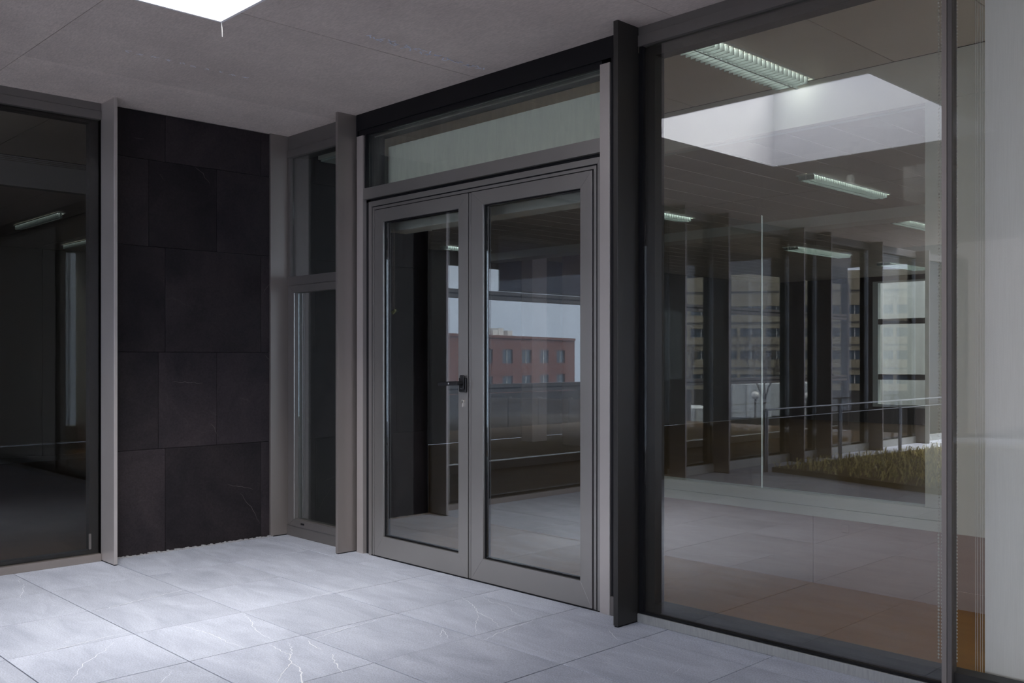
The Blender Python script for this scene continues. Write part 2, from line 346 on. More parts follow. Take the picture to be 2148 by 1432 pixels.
# drip thread
mb = MB(); P = [(HX0+.006, HY1-.006, CH+.01), (HX0+.008, HY1-.004, CH-.02), (HX0+.007, HY1-.002, CH-.045), (HX0+.002, HY1+.001, CH-.062)]
for a, b in zip(P, P[1:]): mb.tube(a, b, .002, .0016, 6)
tag(mb.build('hanging_thread', 'white'), 'short white thread hanging from the corner of the bright light well', 'thread')
# lamp reflections painted as faint pale marks on the soffit
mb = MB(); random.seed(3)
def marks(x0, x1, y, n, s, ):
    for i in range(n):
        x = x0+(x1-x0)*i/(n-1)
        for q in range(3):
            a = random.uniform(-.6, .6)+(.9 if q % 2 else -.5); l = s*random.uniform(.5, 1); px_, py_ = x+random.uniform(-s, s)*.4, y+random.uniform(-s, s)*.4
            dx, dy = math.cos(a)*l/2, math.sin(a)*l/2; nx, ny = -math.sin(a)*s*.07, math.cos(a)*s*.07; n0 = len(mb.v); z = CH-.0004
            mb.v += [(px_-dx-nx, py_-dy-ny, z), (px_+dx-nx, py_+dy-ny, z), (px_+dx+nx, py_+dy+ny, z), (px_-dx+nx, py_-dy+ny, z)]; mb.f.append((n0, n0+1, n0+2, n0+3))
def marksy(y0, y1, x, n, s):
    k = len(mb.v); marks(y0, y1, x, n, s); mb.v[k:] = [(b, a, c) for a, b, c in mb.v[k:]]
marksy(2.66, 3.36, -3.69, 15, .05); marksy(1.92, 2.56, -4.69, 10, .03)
mk = mat('lamp_reflection', (.80, .82, .92), .9)
tag(mb.build('lamp_reflection', mk, ce), kind='stuff')

# ---- slate wall, slab by slab
wl = st('wall_left', 'dark slate-clad wall between the left window and the narrow corner window', 'wall')
bx('backing', 'black', wl, L-.20, L-.012, 2.225, 3.62, 0, CH)
rows = [(0, .640, 0), (.640, 1.235, 1), (1.235, 1.880, 0), (1.880, 2.410, 1), (2.410, 2.698, 0)]
for z0, z1, odd in rows:
    jj = [2.232, 2.604, 3.262, 3.475] if not odd else [2.232, 2.560 if z0 < 1 else 2.50, 2.946, 3.475]
    for a, b in zip(jj, jj[1:]):
        d = random.uniform(0, .0012)
        bx('slate_slab', 'stone', wl, L-.012, L+.008+d, a+.0012, b-.0012, z0+.0012, z1-.0012, bev=.001)
mb = MB()
for P in ([(2.57, 2.33), (2.59, 2.30)], [(2.78, 2.41), (2.85, 2.37), (2.90, 2.31)], [(2.95, .69), (2.93, .75), (2.90, .78)], [(3.28, 1.63), (3.33, 1.70)], [(3.29, 1.22), (3.33, 1.17)], [(3.11, .31), (3.2, .2), (3.25, .1)], [(3.02, .38), (3.2, .33)], [(2.41, 2.53), (2.47, 2.53)], [(2.65, 1.05), (2.85, 1.04)]):
    Q = [(p, q) for p, q in P]; n0 = len(mb.v); ribbon(mb, Q, .0022, 0); mb.v[n0:] = [(L+.0106, a, b) for a, b, c in mb.v[n0:]]
tag(mb.build('pale_vein', 'veind', wl), kind='stuff')

# ---- aluminium fins
def fin(n, label, plane, pos, a, b, th=.022, z1=CH+.001, m='fin'):
    r = st('trim_%d' % n, label, 'fin')
    if plane == 'x': bx('fin_plate', m, r, pos-th, pos, a, b, .006, z1, bev=.0015); bx('foot_seal', 'gasket', r, pos-th+.003, pos-.003, a+.004, b, 0, .0062)
    else: bx('fin_plate', m, r, a, b, pos, pos+th, .006, z1, bev=.0015); bx('foot_seal', 'gasket', r, a, b-.004, pos+.003, pos+th-.003, 0, .0062)
    return r
fin(1, 'grey metal fin standing in the inner corner beside the narrow window', 'x', -5.745, 3.325, W, .03)
fin(2, 'grey metal fin between the narrow corner window and the black door portal', 'x', -4.95, 3.322, W, .022)
fin(3, 'tall metal fin with shade painted into its colour, between the double door and the big right-hand window', 'x', -2.737, 3.312, W, .026, m='finb')
fin(4, 'grey metal fin closing the left window beside the dark slate', 'y', 2.215, L, -5.575, .02, m='post')  # paler post metal paints the light falling on this fin
for k, yy in enumerate((-.85, -1.61, -3.15, -3.79, -5.15, -6.6, -8.0)):
    fin(5+k, 'metal fin on the left facade seen mirrored in the big window, %s from the doors' % ('first second third fourth fifth sixth seventh'.split()[k]), 'y', yy, L, -5.575, .02)

# ---- left facade glazing (window_1 seen directly, the others mirrored)
spans = [(2.215, -.83), (-.85, -1.59), (-1.61, -3.13), (-3.15, -3.77), (-3.79, -5.13), (-5.15, -6.58), (-6.6, -7.98)]
wlab = ['large left window reflecting nothing but the dim room behind it']+['left facade window between metal fins, %s one mirrored in the big window' % s for s in 'first second third fourth fifth sixth'.split()]
for n, (y1, y0) in enumerate(spans):
    r = st('window_%d' % (1 if n == 0 else 6+n), wlab[n], 'window')
    bx('upper_header', 'side', r, L-.10, L+.006, y0, y1-.001, 2.655, CH+.001, bev=.001)
    bx('lower_header', 'side', r, L-.10, L+.012, y0, y1-.001, 2.604, 2.653, bev=.001)
    bx('sill', 'fin' if n == 0 else 'sillmetal', r, L-.10, L+.012, y0, y1-.001, 0, .044 if n == 0 else .09, bev=.001)
    zb = .045 if n == 0 else .091
    bx('glass_pane', 'glassl', r, L-.028, L-.018, y0+.002, y1-.003, zb, 2.603)
    mitre(r, 'darkframe', 'x', y0+.002, y1-.003, zb, 2.603, .05, .05, .02, .020, L-.09, L-.032, ('frame_stile', 'frame_stile', 'frame_rail', 'frame_rail'))
    if n == 0: bx('window_tag', 'side', r, L-.0175, L-.010, 2.150, 2.163, .075, .165)

# ---- narrow corner window (window_2)
r = st('window_2', 'narrow corner window with a fixed upper pane and a tilting lower sash', 'window')
X0, X1 = -5.742, -4.972
bx('header', 'side', r, X0, X1, W-.002, W+.10, 2.605, CH+.001)
bx('header_strip', 'side', r, X0, X1, W-.010, W+.10, 2.552, 2.603, bev=.001)
bx('jamb', 'side', r, X0, X0+.03, W-.006, W+.10, .071, 2.551)
bx('glass_pane', 'glasss', r, X0+.032, X1-.004, W+.012, W+.020, 1.748, 2.550)
bx('inner_frame', 'darkframe', r, X0+.032, X0+.058, W+.022, W+.10, 1.748, 2.550)
bx('transom_bar', 'side', r, X0-.002, X1, W-.010, W+.10, 1.686, 1.746, bev=.001)
bx('sill', 'side', r, X0-.004, X1, W-.012, W+.10, 0, .070, bev=.001)
s_ = bpy.data.objects.new('opening_sash', None)
mitre(r, 'side', 'y', X0+.031, X1-.002, .0715, 1.684, .065, .065, .048, .048, W-.018, W+.05, ('sash_stile', 'sash_stile', 'sash_rail', 'sash_rail'))
bx('bright_bead', 'silver', r, X0+.0965, X0+.104, W-.0195, W-.0175, .122, 1.634)
bx('glass_pane', 'glasss', r, X0+.102, X1-.068, W+.012, W+.020, .121, 1.635)
bx('drain_slot', 'gasket', r, -5.56, -5.52, W-.0195, W-.0175, .090, .102)

# ---- portal: black header, reveals, posts, transom
r = st('trim_12', 'black header and reveals of the portal around the double door', 'door surround')
bx('black_header', 'black', r, -4.945, -2.884, W-.004, W+.16, 2.600, CH+.001)
bx('black_head_step', 'black', r, -4.925, -2.958, W+.003, W+.16, 2.566, 2.599)
bx('black_reveal', 'black', r, -4.945, -4.928, W-.003, W+.14, 0, 2.599)
bx('black_reveal', 'black', r, -4.860, -4.816, W+.012, W+.14, 0, 2.166)
bx('black_reveal', 'black', r, -2.896, -2.765, W-.003, W+.14, 0, 2.599)
bx('black_gap', 'black', r, -4.860, -2.960, W+.012, W+.14, 2.149, 2.166)
bx('black_reveal', 'black', r, -4.860, -4.846, W-.002, W+.14, 2.236, 2.565)
bx('fin_foot_plate', 'side', r, -2.895, -2.766, W-.012, W-.0035, .0, .09)
bx('post', 'post', r, -4.927, -4.862, W-.014, W+.10, 0, 2.562, bev=.001)
bx('post', 'post', r, -2.957, -2.897, W-.014, W+.10, 0, 2.577, bev=.001)
bx('transom_bar', 'doormetal', r, -4.861, -2.9575, W-.012, W+.12, 2.167, 2.235, bev=.001)
bx('dark_threshold', 'black', r, -4.79, -2.96, W-.004, W+.10, 0, .0055)
r = st('window_4', 'dusty transom pane above the double door', 'window')
bx('glass_pane', 'glasst', r, -4.845, -2.9585, W+.020, W+.028, 2.2355, 2.5655)
mb = MB().box(-4.8, -2.97, W+.029, W+.035, 2.545, 2.551); mb.build('head_line', 'side', r)
# door frame; black strips fill its two grooves as painted shade
r = st('trim_13', 'stepped satin bronze frame around the two door leaves', 'door frame')
def three(u0, u1, z1, w_, d0, d1): mitre(r, 'doormetal', 'y', u0, u1, 0, z1, w_, w_ if w_ < .02 else .023, w_, 0, d0, d1, ('frame_stile', 'frame_stile', 'frame_rail', 'x'), bev=.0008)
three(-4.815, -2.958, 2.148, .030, W-.004, W+.10)
three(-4.779, -2.991, 2.1115, .0155, W-.001, W+.10)
bx('groove_shade', 'black', r, -4.7847, -4.7793, W+.003, W+.10, 0, 2.1180); bx('groove_shade', 'black', r, -4.7632, -4.7540, W+.003, W+.10, 0, 2.0957)
bx('groove_shade', 'black', r, -2.9907, -2.9813, W+.003, W+.10, 0, 2.1180); bx('groove_shade', 'black', r, -3.0127, -3.0068, W+.003, W+.10, 0, 2.0957)
bx('groove_shade', 'black', r, -4.7793, -2.9907, W+.003, W+.10, 2.1117, 2.1180); bx('groove_shade', 'black', r, -4.7540, -3.0127, W+.003, W+.10, 2.0907, 2.0957)
# ---- door leaves
def leaf(n, label, u0, u1, gl, gr, has):
    r = st('door_%d' % n, label, 'door')
    z0, z1 = .008, 2.0905
    mitre(r, 'doormetal', 'y', u0, u1, z0, z1, gl-u0, u1-gr, z1-2.015, .130-z0, W-.006, W+.05, bev=.0012)
    mitre(r, 'gasket', 'y', gl, gr, .130, 2.015, .006, .006, .006, .006, W+.008, W+.045, ('gasket',)*4, bev=0)
    bx('glass_pane', 'glassd', r, gl+.0062, gr-.0062, W+.016, W+.024, .1362, 2.0088)
    return r
d1 = leaf(1, 'left glazed door leaf with the black lever handle', -4.7535, -3.902, -4.667, -3.98, True)
d2 = leaf(2, 'right glazed door leaf mirroring a red brick building', -3.875, -3.0130, -3.780, -3.088, False)
bx('meeting_stile', 'doormetal', d1, -3.8960, -3.8815, W-.003, W+.05, .008, 2.0905, bev=.001)
bx('meeting_groove_shade', 'black', d1, -3.9018, -3.8962, W+.001, W+.05, .008, 2.0905); bx('meeting_groove_shade', 'black', d1, -3.8813, -3.8752, W+.001, W+.05, .008, 2.0905)  # black strips fill the meeting gaps as painted shade
# handle
hy = W-.006
MB().box(-3.965, -3.903, hy-.012, hy, 1.012, 1.092).build('handle_plate', 'blackmetal', d1, .006)
mb = MB().tube((-3.930, hy-.010, 1.062), (-3.930, hy-.055, 1.062), .011, k=14); mb.build('handle_neck', 'blackmetal', d1, .001)
MB().box(-3.948, -3.912, hy-.020, hy-.012, 1.030, 1.105).build('handle_boss', 'blackmetal', d1, .005)
mb = MB().prism([(-3.915, 1.074), (-3.915, 1.050), (-3.985, 1.048), (-4.075, 1.044), (-4.078, 1.066), (-3.985, 1.072)], 'y', hy-.066, hy-.050); mb.build('lever', 'blackmetal', d1, .004)
mb = MB().tube((-3.985, hy-.0665, 1.060), (-3.985, hy-.0655, 1.060), .005, k=10); mb.build('lever_screw', 'silver', d1)
mb = MB().tube((-3.936, hy-.0, .962), (-3.936, hy-.010, .962), .0095, k=16).box(-3.941, -3.931, hy-.010, hy, .932, .958); mb.build('lock_cylinder', 'brass', d1, .001)
bx('keyway', 'black', d1, -3.9375, -3.9345, hy-.0115, hy-.0095, .956, .967)

# ---- big right window (window_3)
r = st('window_3', 'big right-hand window doubling the court and the office behind it', 'window')
X0, X1, XM0, XM1 = -2.736, 1.6, -1.383, -1.350
bx('upper_header', 'side', r, X0, X1, W-.002, W+.10, 2.664, CH+.001)
bx('lower_header', 'side', r, X0, X1, W-.008, W+.10, 2.612, 2.662, bev=.001)
bx('sill', 'sillmetal', r, X0, X1, W-.012, W+.10, 0, .040, bev=.0015)
bx('sill_gasket', 'gasket', r, X0, X1, W-.004, W+.012, .0402, .048)
bx('left_gasket', 'gasket', r, X0, X0+.022, W+.000, W+.020, .048, 2.611)
bx('glass_pane', 'glass', r, X0+.023, XM0-.001, W+.012, W+.020, .048, 2.611)
bx('glass_pane', 'anti', r, XM1+.001, X1, W+.012, W+.020, .048, 2.611)
bx('mullion', 'fin', r, XM0, XM0+.017, W+.002, W+.05, .048, 2.611)
bx('silicone_joint', 'side', r, XM0+.0175, XM1, W+.006, W+.05, .048, 2.611)
bx('frame_stile', 'darkframe', r, X0+.002, -2.668, W+.030, W+.10, .042, 2.611)
bx('frame_rail', 'darkframe', r, -2.667, X1, W+.030, W+.10, .042, .088)
bx('frame_rail', 'darkframe', r, -2.667, X1, W+.030, W+.10, 2.566, 2.611)

# ---- office behind the doors and the big window
IZ = 2.68
r = st('floor_office', 'brown timber-toned office floor behind the big window', 'floor')
bx('floor_slab', 'wood', r, -5.8, 1.6, W+.142, 4.73, -.12, 0)
bx('floor_slab', 'dwood', r, -10.3, 1.6, 4.73, 17.3, -.12, -.001)
r = st('ceiling_office', 'metal plank ceiling of the office seen through the glass', 'ceiling')
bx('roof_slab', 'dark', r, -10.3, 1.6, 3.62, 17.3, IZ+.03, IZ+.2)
pb = MB().box(.006, .294, .006, 3.04, 0, .028).build('ceiling_plank', 'plank', r); pb.location = (-10.2, 4.83, IZ)
first = True
for i in range(39):
    for j in range(4):
        if i == 0 and j == 0: continue
        if i > 34: continue
        o = pb.copy(); C.objects.link(o); o.location = (-10.2+.3*i, 4.83+3.05*j, IZ)
pc = MB().box(.003, .597, .003, 1.09, 0, .028).build('ceiling_plank', 'plank', r); pc.location = (-5.72, 3.63, IZ)
for i in range(1, 12): o = pc.copy(); C.objects.link(o); o.location = (-5.72+.6*i, 3.63, IZ)
YB = 4.73
r = st('wall_back', 'greige partition with a long interior window behind the big window', 'wall')
bx('header_panel', 'white', r, -5.75, 1.6, YB, YB+.10, 2.448, IZ)
for a, b in ((-3.74, -2.566), (-2.563, -1.39), (-1.387, -.2), (-.197, 1.6)):
    bx('knee_panel', 'knee', r, a, b, YB, YB+.10, 0, .355, bev=.001)
bx('plinth', 'knee', r, -1.96, 1.6, YB-.008, YB, 0, .085)
bx('wall_panel', 'white', r, -1.858, -.9, YB, YB+.10, .356, 2.447); bx('wall_panel', 'white', r, -.898, 1.6, YB, YB+.10, .356, 2.447)
bx('end_jamb', 'knee', r, -3.80, -3.742, YB, YB+.10, 0, 2.447)
r = st('window_5', 'pale-framed interior window of the office partition', 'window')
bx('lower_sill', 'whitef', r, -3.741, -1.859, YB-.012, YB+.10, .357, .408, bev=.001)
bx('upper_sill', 'whitef', r, -3.741, -1.859, YB-.006, YB+.10, .410, .468, bev=.001)
bx('jamb', 'whitef', r, -1.968, -1.859, YB-.004, YB+.10, .469, 2.446, bev=.001)
bx('glass_pane', 'clear', r, -3.740, -2.9015, YB+.04, YB+.048, .469, 2.446)
bx('glass_pane', 'clear', r, -2.8985, -1.969, YB+.04, YB+.048, .469, 2.446)
bx('pane_joint', 'whitef', r, -2.901, -2.899, YB+.036, YB+.050, .469, 2.0)
o = MB().box(-2.40, -2.36, YB-.008, YB-.0005, .290, .334).build('wall_socket', 'knee', None, .004); tag(o, 'small square wall socket low on the greige partition', 'socket')
MB().tube((-2.38, YB-.0086, .312), (-2.38, YB-.0075, .312), .014, k=16).build('socket_face', 'knee', o)
# beam, pillars
r = st('trim_14', 'pale bulkhead crossing the office ceiling beyond the partition', 'bulkhead'); bx('bulkhead', 'white', r, -10.2, 1.6, 9.3, 9.6, 2.575, IZ-.001)
for k, (x, wd) in enumerate(((-9.85, .22), (-9.05, .42))):
    o = MB().box(x, x+wd, 9.75, 10.05, 0, IZ-.002).build('pillar', 'knee', None, .004); tag(o, ('slim' if k == 0 else 'broad')+' greige pillar seen through the right door leaf', 'pillar', kind='structure'); o.name = 'trim_%d' % (15+k)
# far wall with strip windows on to a concrete wall
r = st('wall_far', 'far office wall below and beside the strip windows', 'wall')
YF = 17.15
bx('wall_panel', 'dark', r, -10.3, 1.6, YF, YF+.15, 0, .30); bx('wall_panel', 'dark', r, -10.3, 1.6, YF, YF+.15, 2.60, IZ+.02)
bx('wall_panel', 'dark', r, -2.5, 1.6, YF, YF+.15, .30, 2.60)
r = st('window_6', 'far strip windows in front of a rough concrete wall', 'window')
for a, b in ((-8.1, -5.2), (-5.1, -2.5)):
    mitre(r, 'whitef', 'y', a, b, .30, 2.60, .10, .08, .03, .05, YF-.01, YF+.1, ('frame_stile', 'frame_stile', 'frame_rail', 'frame_rail'))
    for z in (.85, 1.86): bx('transom', 'side', r, a+.1, b-.08, YF, YF+.09, z-.05, z+.05)
    for z0, z1 in ((.352, .799), (.901, 1.809), (1.911, 2.568)): bx('glass_pane', 'clear', r, a+.101, b-.081, YF+.04, YF+.05, z0, z1)
bx('wall_panel', 'dark', r, -10.3, -8.11, YF, YF+.15, .30, 2.60)
o = bx('wall_outer', 'extc', None, -14, 3, 19.2, 19.5, -1, 5.5); tag(o, 'rough sunlit concrete wall outside the far strip windows', 'wall', kind='structure')
# side walls of the office
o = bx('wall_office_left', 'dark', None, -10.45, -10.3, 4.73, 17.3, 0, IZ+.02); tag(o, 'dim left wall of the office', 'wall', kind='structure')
r = st('wall_lobby', 'dim wall closing the lobby behind the corner', 'wall')
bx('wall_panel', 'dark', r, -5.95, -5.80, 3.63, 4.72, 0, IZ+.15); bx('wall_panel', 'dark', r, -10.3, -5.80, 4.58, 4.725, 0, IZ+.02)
r = st('window_14', 'unseen glazing added on the right of the office to let daylight in', 'window')  # added out of view to bring daylight into the office
bx('sill', 'whitef', r, 1.6, 1.75, W-.02, 17.3, 0, .3); bx('head', 'whitef', r, 1.6, 1.75, W-.02, 17.3, 2.6, IZ+.2)  # sill and head of the added glazing
for k in range(8): bx('mullion', 'whitef', r, 1.62, 1.73, W+1.9*k, W+1.9*k+.06, .3, 2.6)
bx('glass_pane', 'clear', r, 1.67, 1.68, W, 17.3, .3, 2.6)  # pane of the added glazing
o = bx('wall_light_block', 'conc', None, 2.62, 2.78, -1.8, 3.62, 0, CH+.28); tag(o, 'unseen concrete wall added to hold back light from the right of the court', 'wall', kind='structure')  # added out of view, cuts the light reaching the floor from the right
o = bx('wall_door_side', 'conc', None, 1.76, 2.61, W, W+.15, 0, CH); tag(o, 'short concrete return wall beside the office, outside the picture', 'wall', kind='structure')

# ---- building behind the left facade: corridor, then a bigger room
r = st('floor_left_room', 'dim brown floor of the room behind the left window', 'floor')
bx('floor_slab', 'dwood', r, -12.0, -5.872, -8.2, 4.56, -.12, -.001)
r = st('ceiling_left_room', 'dim plank ceiling of the room behind the left window', 'ceiling')
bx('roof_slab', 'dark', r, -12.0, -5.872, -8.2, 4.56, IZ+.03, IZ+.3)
pl = MB().box(0, 1.70, .003, .597, 0, .028).build('ceiling_plank', 'plank', r); pl.location = (-7.58, -8.1, IZ)
for i in range(1, 21): o = pl.copy(); C.objects.link(o); o.location = (-7.58, -8.1+.6*i, IZ)
pl = MB().box(0, 4.10, .003, .597, 0, .028).build('ceiling_plank', 'plank', r); pl.location = (-11.78, .76, 2.46)
for i in range(1, 7): o = pl.copy(); C.objects.link(o); o.location = (-11.78, .76+.6*i, 2.46)
bx('bulkhead', 'wall', r, -7.70, -7.60, .76, 4.50, 2.46, IZ)
for k in range(3): bx('slot_diffuser', 'silver', r, -7.5995, -7.596, .9, 4.4, 2.640+.012*k, 2.645+.012*k)
r = st('wall_left_room', 'panelled grey wall at the back of the room behind the left window', 'wall')
y = .76; k = 0
while y < 4.5:
    bx('wall_panel', 'wallp', r, -11.9+random.uniform(0, .004), -11.80, y+.003, min(y+.62, 4.5)-.003, .06, 2.459, ); y += .62
bx('skirting', 'wallp', r, -11.92, -11.79, .76, 4.5, 0, .058)
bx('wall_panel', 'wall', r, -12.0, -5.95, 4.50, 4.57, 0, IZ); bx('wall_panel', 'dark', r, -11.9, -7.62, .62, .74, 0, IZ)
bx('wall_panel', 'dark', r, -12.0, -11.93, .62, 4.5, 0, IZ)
# corridor outer glazing
r = st('window_13', 'outer glazing of the corridor seen mirrored in the doors', 'window')
XG = -7.6
for a, b in ((.60, -2.0), (-2.06, -4.6), (-4.66, -8.1)):
    for z, t_ in ((.87, .045), (1.87, .045)):
        bx('transom', 'post', r, XG-.05, XG+.05, b, a, z-t_, z-.008, bev=.002); bx('transom', 'post', r, XG-.05, XG+.05, b, a, z+.008, z+t_, bev=.002); bx('transom_gap', 'black', r, XG-.045, XG+.045, b, a, z-.008, z+.008)
    for z0, z1 in ((.09, .824), (.916, 1.824), (1.916, 2.42)): bx('glass_pane', 'clear', r, XG-.006, XG+.004, b, a, z0, z1)
for y in (.60, -2.06, -4.66, -8.16): bx('mullion', 'bronze', r, XG-.06, XG+.06, y, y+.06, .0, 2.42, bev=.002)
bx('sill', 'bronze', r, XG-.06, XG+.06, -8.1, .60, 0, .088); bx('head', 'dark', r, XG-.06, XG+.06, -8.1, .66, 2.421, IZ)
wx = st('wall_sky_block', 'taller concrete wing added at the court end to hide sky from the mirrored view', 'wall')  # added wing, keeps bright sky out of the right pane's reflection
bx('wall_panel', 'conc', wx, -6.3, -5.78, -20, -8.2, 0, 7); bx('upper_sky_block', 'conc', wx, -6.3, -5.9, -8.2, -6.0, 2.985, 7)  # both parts of the added wing
o = root('roller_blind', 'blue-grey screen blind on the corridor glazing mirrored in the right door leaf', 'blind')
bx('blind_fabric', 'screen', o, XG+.07, XG+.073, -1.98, -.15, 1.93, 2.47); MB().tube((XG+.085, -1.98, 2.49), (XG+.085, -.15, 2.49), .02, k=12).build('roller', 'wall', o)
MB().tube((XG+.0715, -1.98, 1.925), (XG+.0715, -.15, 1.925), .009, k=8).build('bottom_bar', 'wall', o)

# ================================================================ OBJECTS IN THE OFFICE
def light(label, x, y, z, ln, wd=.15, along='y', tube='lamp'):
    r = root('ceiling_light', label, 'ceiling light', 'louvred ceiling lights', loc=(x, y, z))
    def P(mb, nm, m): 
        if along == 'x': mb.v = [(b, a, c) for a, b, c in mb.v]
        return mb.build(nm, m, r)
    P(MB().box(-wd/2, -wd/2+.006, 0, ln, -.010, -.001).box(wd/2-.006, wd/2, 0, ln, -.010, -.001).box(-wd/2, wd/2, -.006, 0, -.010, -.001).box(-wd/2, wd/2, ln, ln+.006, -.010, -.001), 'frame', 'whitef')
    P(MB().box(-wd*.32, -wd*.14, .02, ln-.02, -.0030, -.0015), 'lamp_tube', tube)
    P(MB().box(wd*.14, wd*.32, .02, ln-.02, -.0030, -.0015), 'lamp_tube', tube)
    mb = MB(); n = int(ln/.042)
    for i in range(n): mb.box(-wd/2+.006, wd/2-.006, .02+i*(ln-.04)/n, .024+i*(ln-.04)/n, -.045, -.004)
    mb.box(-.004, .004, 0, ln, -.045, -.0035)
    tag(P(mb, 'louver', 'louver'), kind='stuff')
    return r
light('large louvred ceiling light just behind the upper glass of the big window', -2.63, 3.66, IZ, 1.02, .20)
light('louvred ceiling light beyond the partition, right below the mirrored light well', -3.92, 7.1, IZ, 1.39)
light('louvred ceiling light cut by the left edge of the big window', -6.01, 6.9, IZ, 1.55)
light('bright louvred ceiling light cut by the pale jamb at the right of the interior window', -4.50, 10.07, IZ, 1.4)
light('brightest louvred ceiling light in the middle of the far office ceiling', -6.61, 11.58, IZ, 1.55, .22)
light('farthest louvred ceiling light just above the far strip windows', -6.69, 14.5, IZ, 1.4, .22)
light('short louvred ceiling light beside the slim pillar in the right door leaf', -9.75, 8.2, IZ, .8)
light('louvred ceiling light seen through the left window', -9.85, 3.0, 2.459, 1.15, .07, 'x', 'lampd')
light('faint louvred ceiling light near the right edge of the left window', -11.2, 3.9, 2.459, .7, .06, 'x', 'lampd')

o = root('bulkhead_box', 'pale blind housing hung behind the transom and the door heads', 'blind housing')
MB().box(-4.890, -2.95, 3.66, 3.80, 2.046, 2.527).build('housing_face', 'white', o, .003)
MB().box(-4.890, -2.95, 3.655, 3.80, 1.990, 2.043).build('bottom_strip', 'white', o, .004)
o = root('emergency_light', 'small white box light inside the top of the narrow corner window', 'light')
MB().box(-5.68, -5.22, 3.65, 3.80, 2.56, 2.6795).build('housing', 'white', o, .006); MB().box(-5.665, -5.235, 3.665, 3.785, 2.548, 2.5595).build('diffuser', 'whitef', o)
# grey roller blind, bead chain and a copy for its reflection behind the right end of the big window
o = root('roller_blind', 'pale grey blind drawn down at the right end of the big window', 'blind')
bx('blind_fabric', 'blind', o, -1.283, 1.55, 3.590, 3.594, .05, 2.55)
MB().tube((-1.283, 3.592, .055), (1.55, 3.592, .055), .010, k=10).build('bottom_bar', 'blind', o)
MB().tube((-1.283, 3.60, 2.58), (1.55, 3.60, 2.58), .03, k=14).build('roller', 'blind', o)
for x in (-1.315, -1.308, -1.299, -1.291): MB().tube((x, 3.592, .06), (x, 3.592, 2.6), .0008, k=5).build('guide_wire', 'bead', o)
def chain(label, x, y):
    mb = MB()
    for dx in (-.006, .006):
        z = .10
        while z < 2.58: mb.ball((x+dx, y, z), .0042, 6, 4); z += .0125
        mb.tube((x+dx, y, .10), (x+dx, y, 2.58), .0006, k=4)
    o = mb.build('bead_chain', 'bead', None, origin=(x, y, 2.58)); tag(o, label, 'bead chain')
chain('looped bead chain hanging just right of the slim mullion', -1.385, 3.585)
chain('copy of the bead chain standing for its reflection, left of the slim mullion', -1.435, 3.580)  # added second chain, stands in for the first one's reflection
# blind cord inside the left door leaf
o = root('blind_cord', 'thin cord with a pale green pull inside the left door leaf', 'cord')
MB().tube((-4.80, 3.63, 1.50), (-4.80, 3.63, 2.0), .0015, k=6).tube((-4.785, 3.63, 1.50), (-4.785, 3.63, 2.0), .0015, k=6).build('cord', 'knee', o)
MB().prism([(-4.815, 1.485), (-4.775, 1.500), (-4.772, 1.488), (-4.80, 1.468)], 'y', 3.622, 3.636).build('cord_pull', mat('pull', (.55, .6, .3), .5), o, .002)

# ================================================================ COURT END: planting, rail
PB = [(-5.35, -2.05), (-4.75, -1.95), (-3.3, -1.55), (-2.4, -1.45), (-2.4, -6.2), (-5.0, -6.2), (-5.2, -4.0)]
o = root('planting_bed', 'bed of straw-yellow grass mirrored in the big window', 'planting bed')
MB().prism(PB, 'z', 0, .05).build('soil', 'soil', o)
def inside(x, y):
    c = False; n = len(PB)
    for i in range(n):
        (x1, y1), (x2, y2) = PB[i], PB[i-1]
        if (y1 > y) != (y2 > y) and x < (x2-x1)*(y-y1)/(y2-y1)+x1: c = not c
    return c
mb = MB(); random.seed(11); cnt = 0
while cnt < 5200:
    x = random.uniform(-5.4, -2.4); y = random.uniform(-6.2, -1.4)
    if not inside(x, y): continue
    cnt += 1; a = random.uniform(0, 6.28); l = random.uniform(.03, .12); t_ = random.uniform(.2, 1.2); wd = .004
    dx, dy = math.cos(a)*l*t_, math.sin(a)*l*t_; nx, ny = -math.sin(a)*wd, math.cos(a)*wd; n0 = len(mb.v)
    mb.v += [(x-nx, y-ny, .045), (x+nx, y+ny, .045), (x+dx*.5+nx, y+dy*.5+ny, .045+l*.75), (x+dx*.5-nx, y+dy*.5-ny, .045+l*.75), (x+dx, y+dy, .045+l*.85)]
    mb.f += [(n0, n0+1, n0+2, n0+3), (n0+3, n0+2, n0+4)]
tag(mb.build('grass', 'grass', o), kind='stuff')
o = root('handrail', 'low steel handrail on slim posts along the planting bed', 'handrail', loc=(0, 0, 0))
XR = -5.38
MB().tube((XR, -1.98, .655), (XR, -7.6, .655), .010, k=10).build('rail', 'steel', o)
MB().tube((XR, -1.98, .56), (XR, -7.6, .56), .005, k=8).build('lower_bar', 'steel', o)
for y in (-1.98, -3.6, -5.2, -6.8): MB().box(XR-.012, XR+.012, y-.03, y-.018, 0, .65).box(XR-.012, XR+.012, y+.012, y+.024, 0, .65).build('post', 'steel', o)

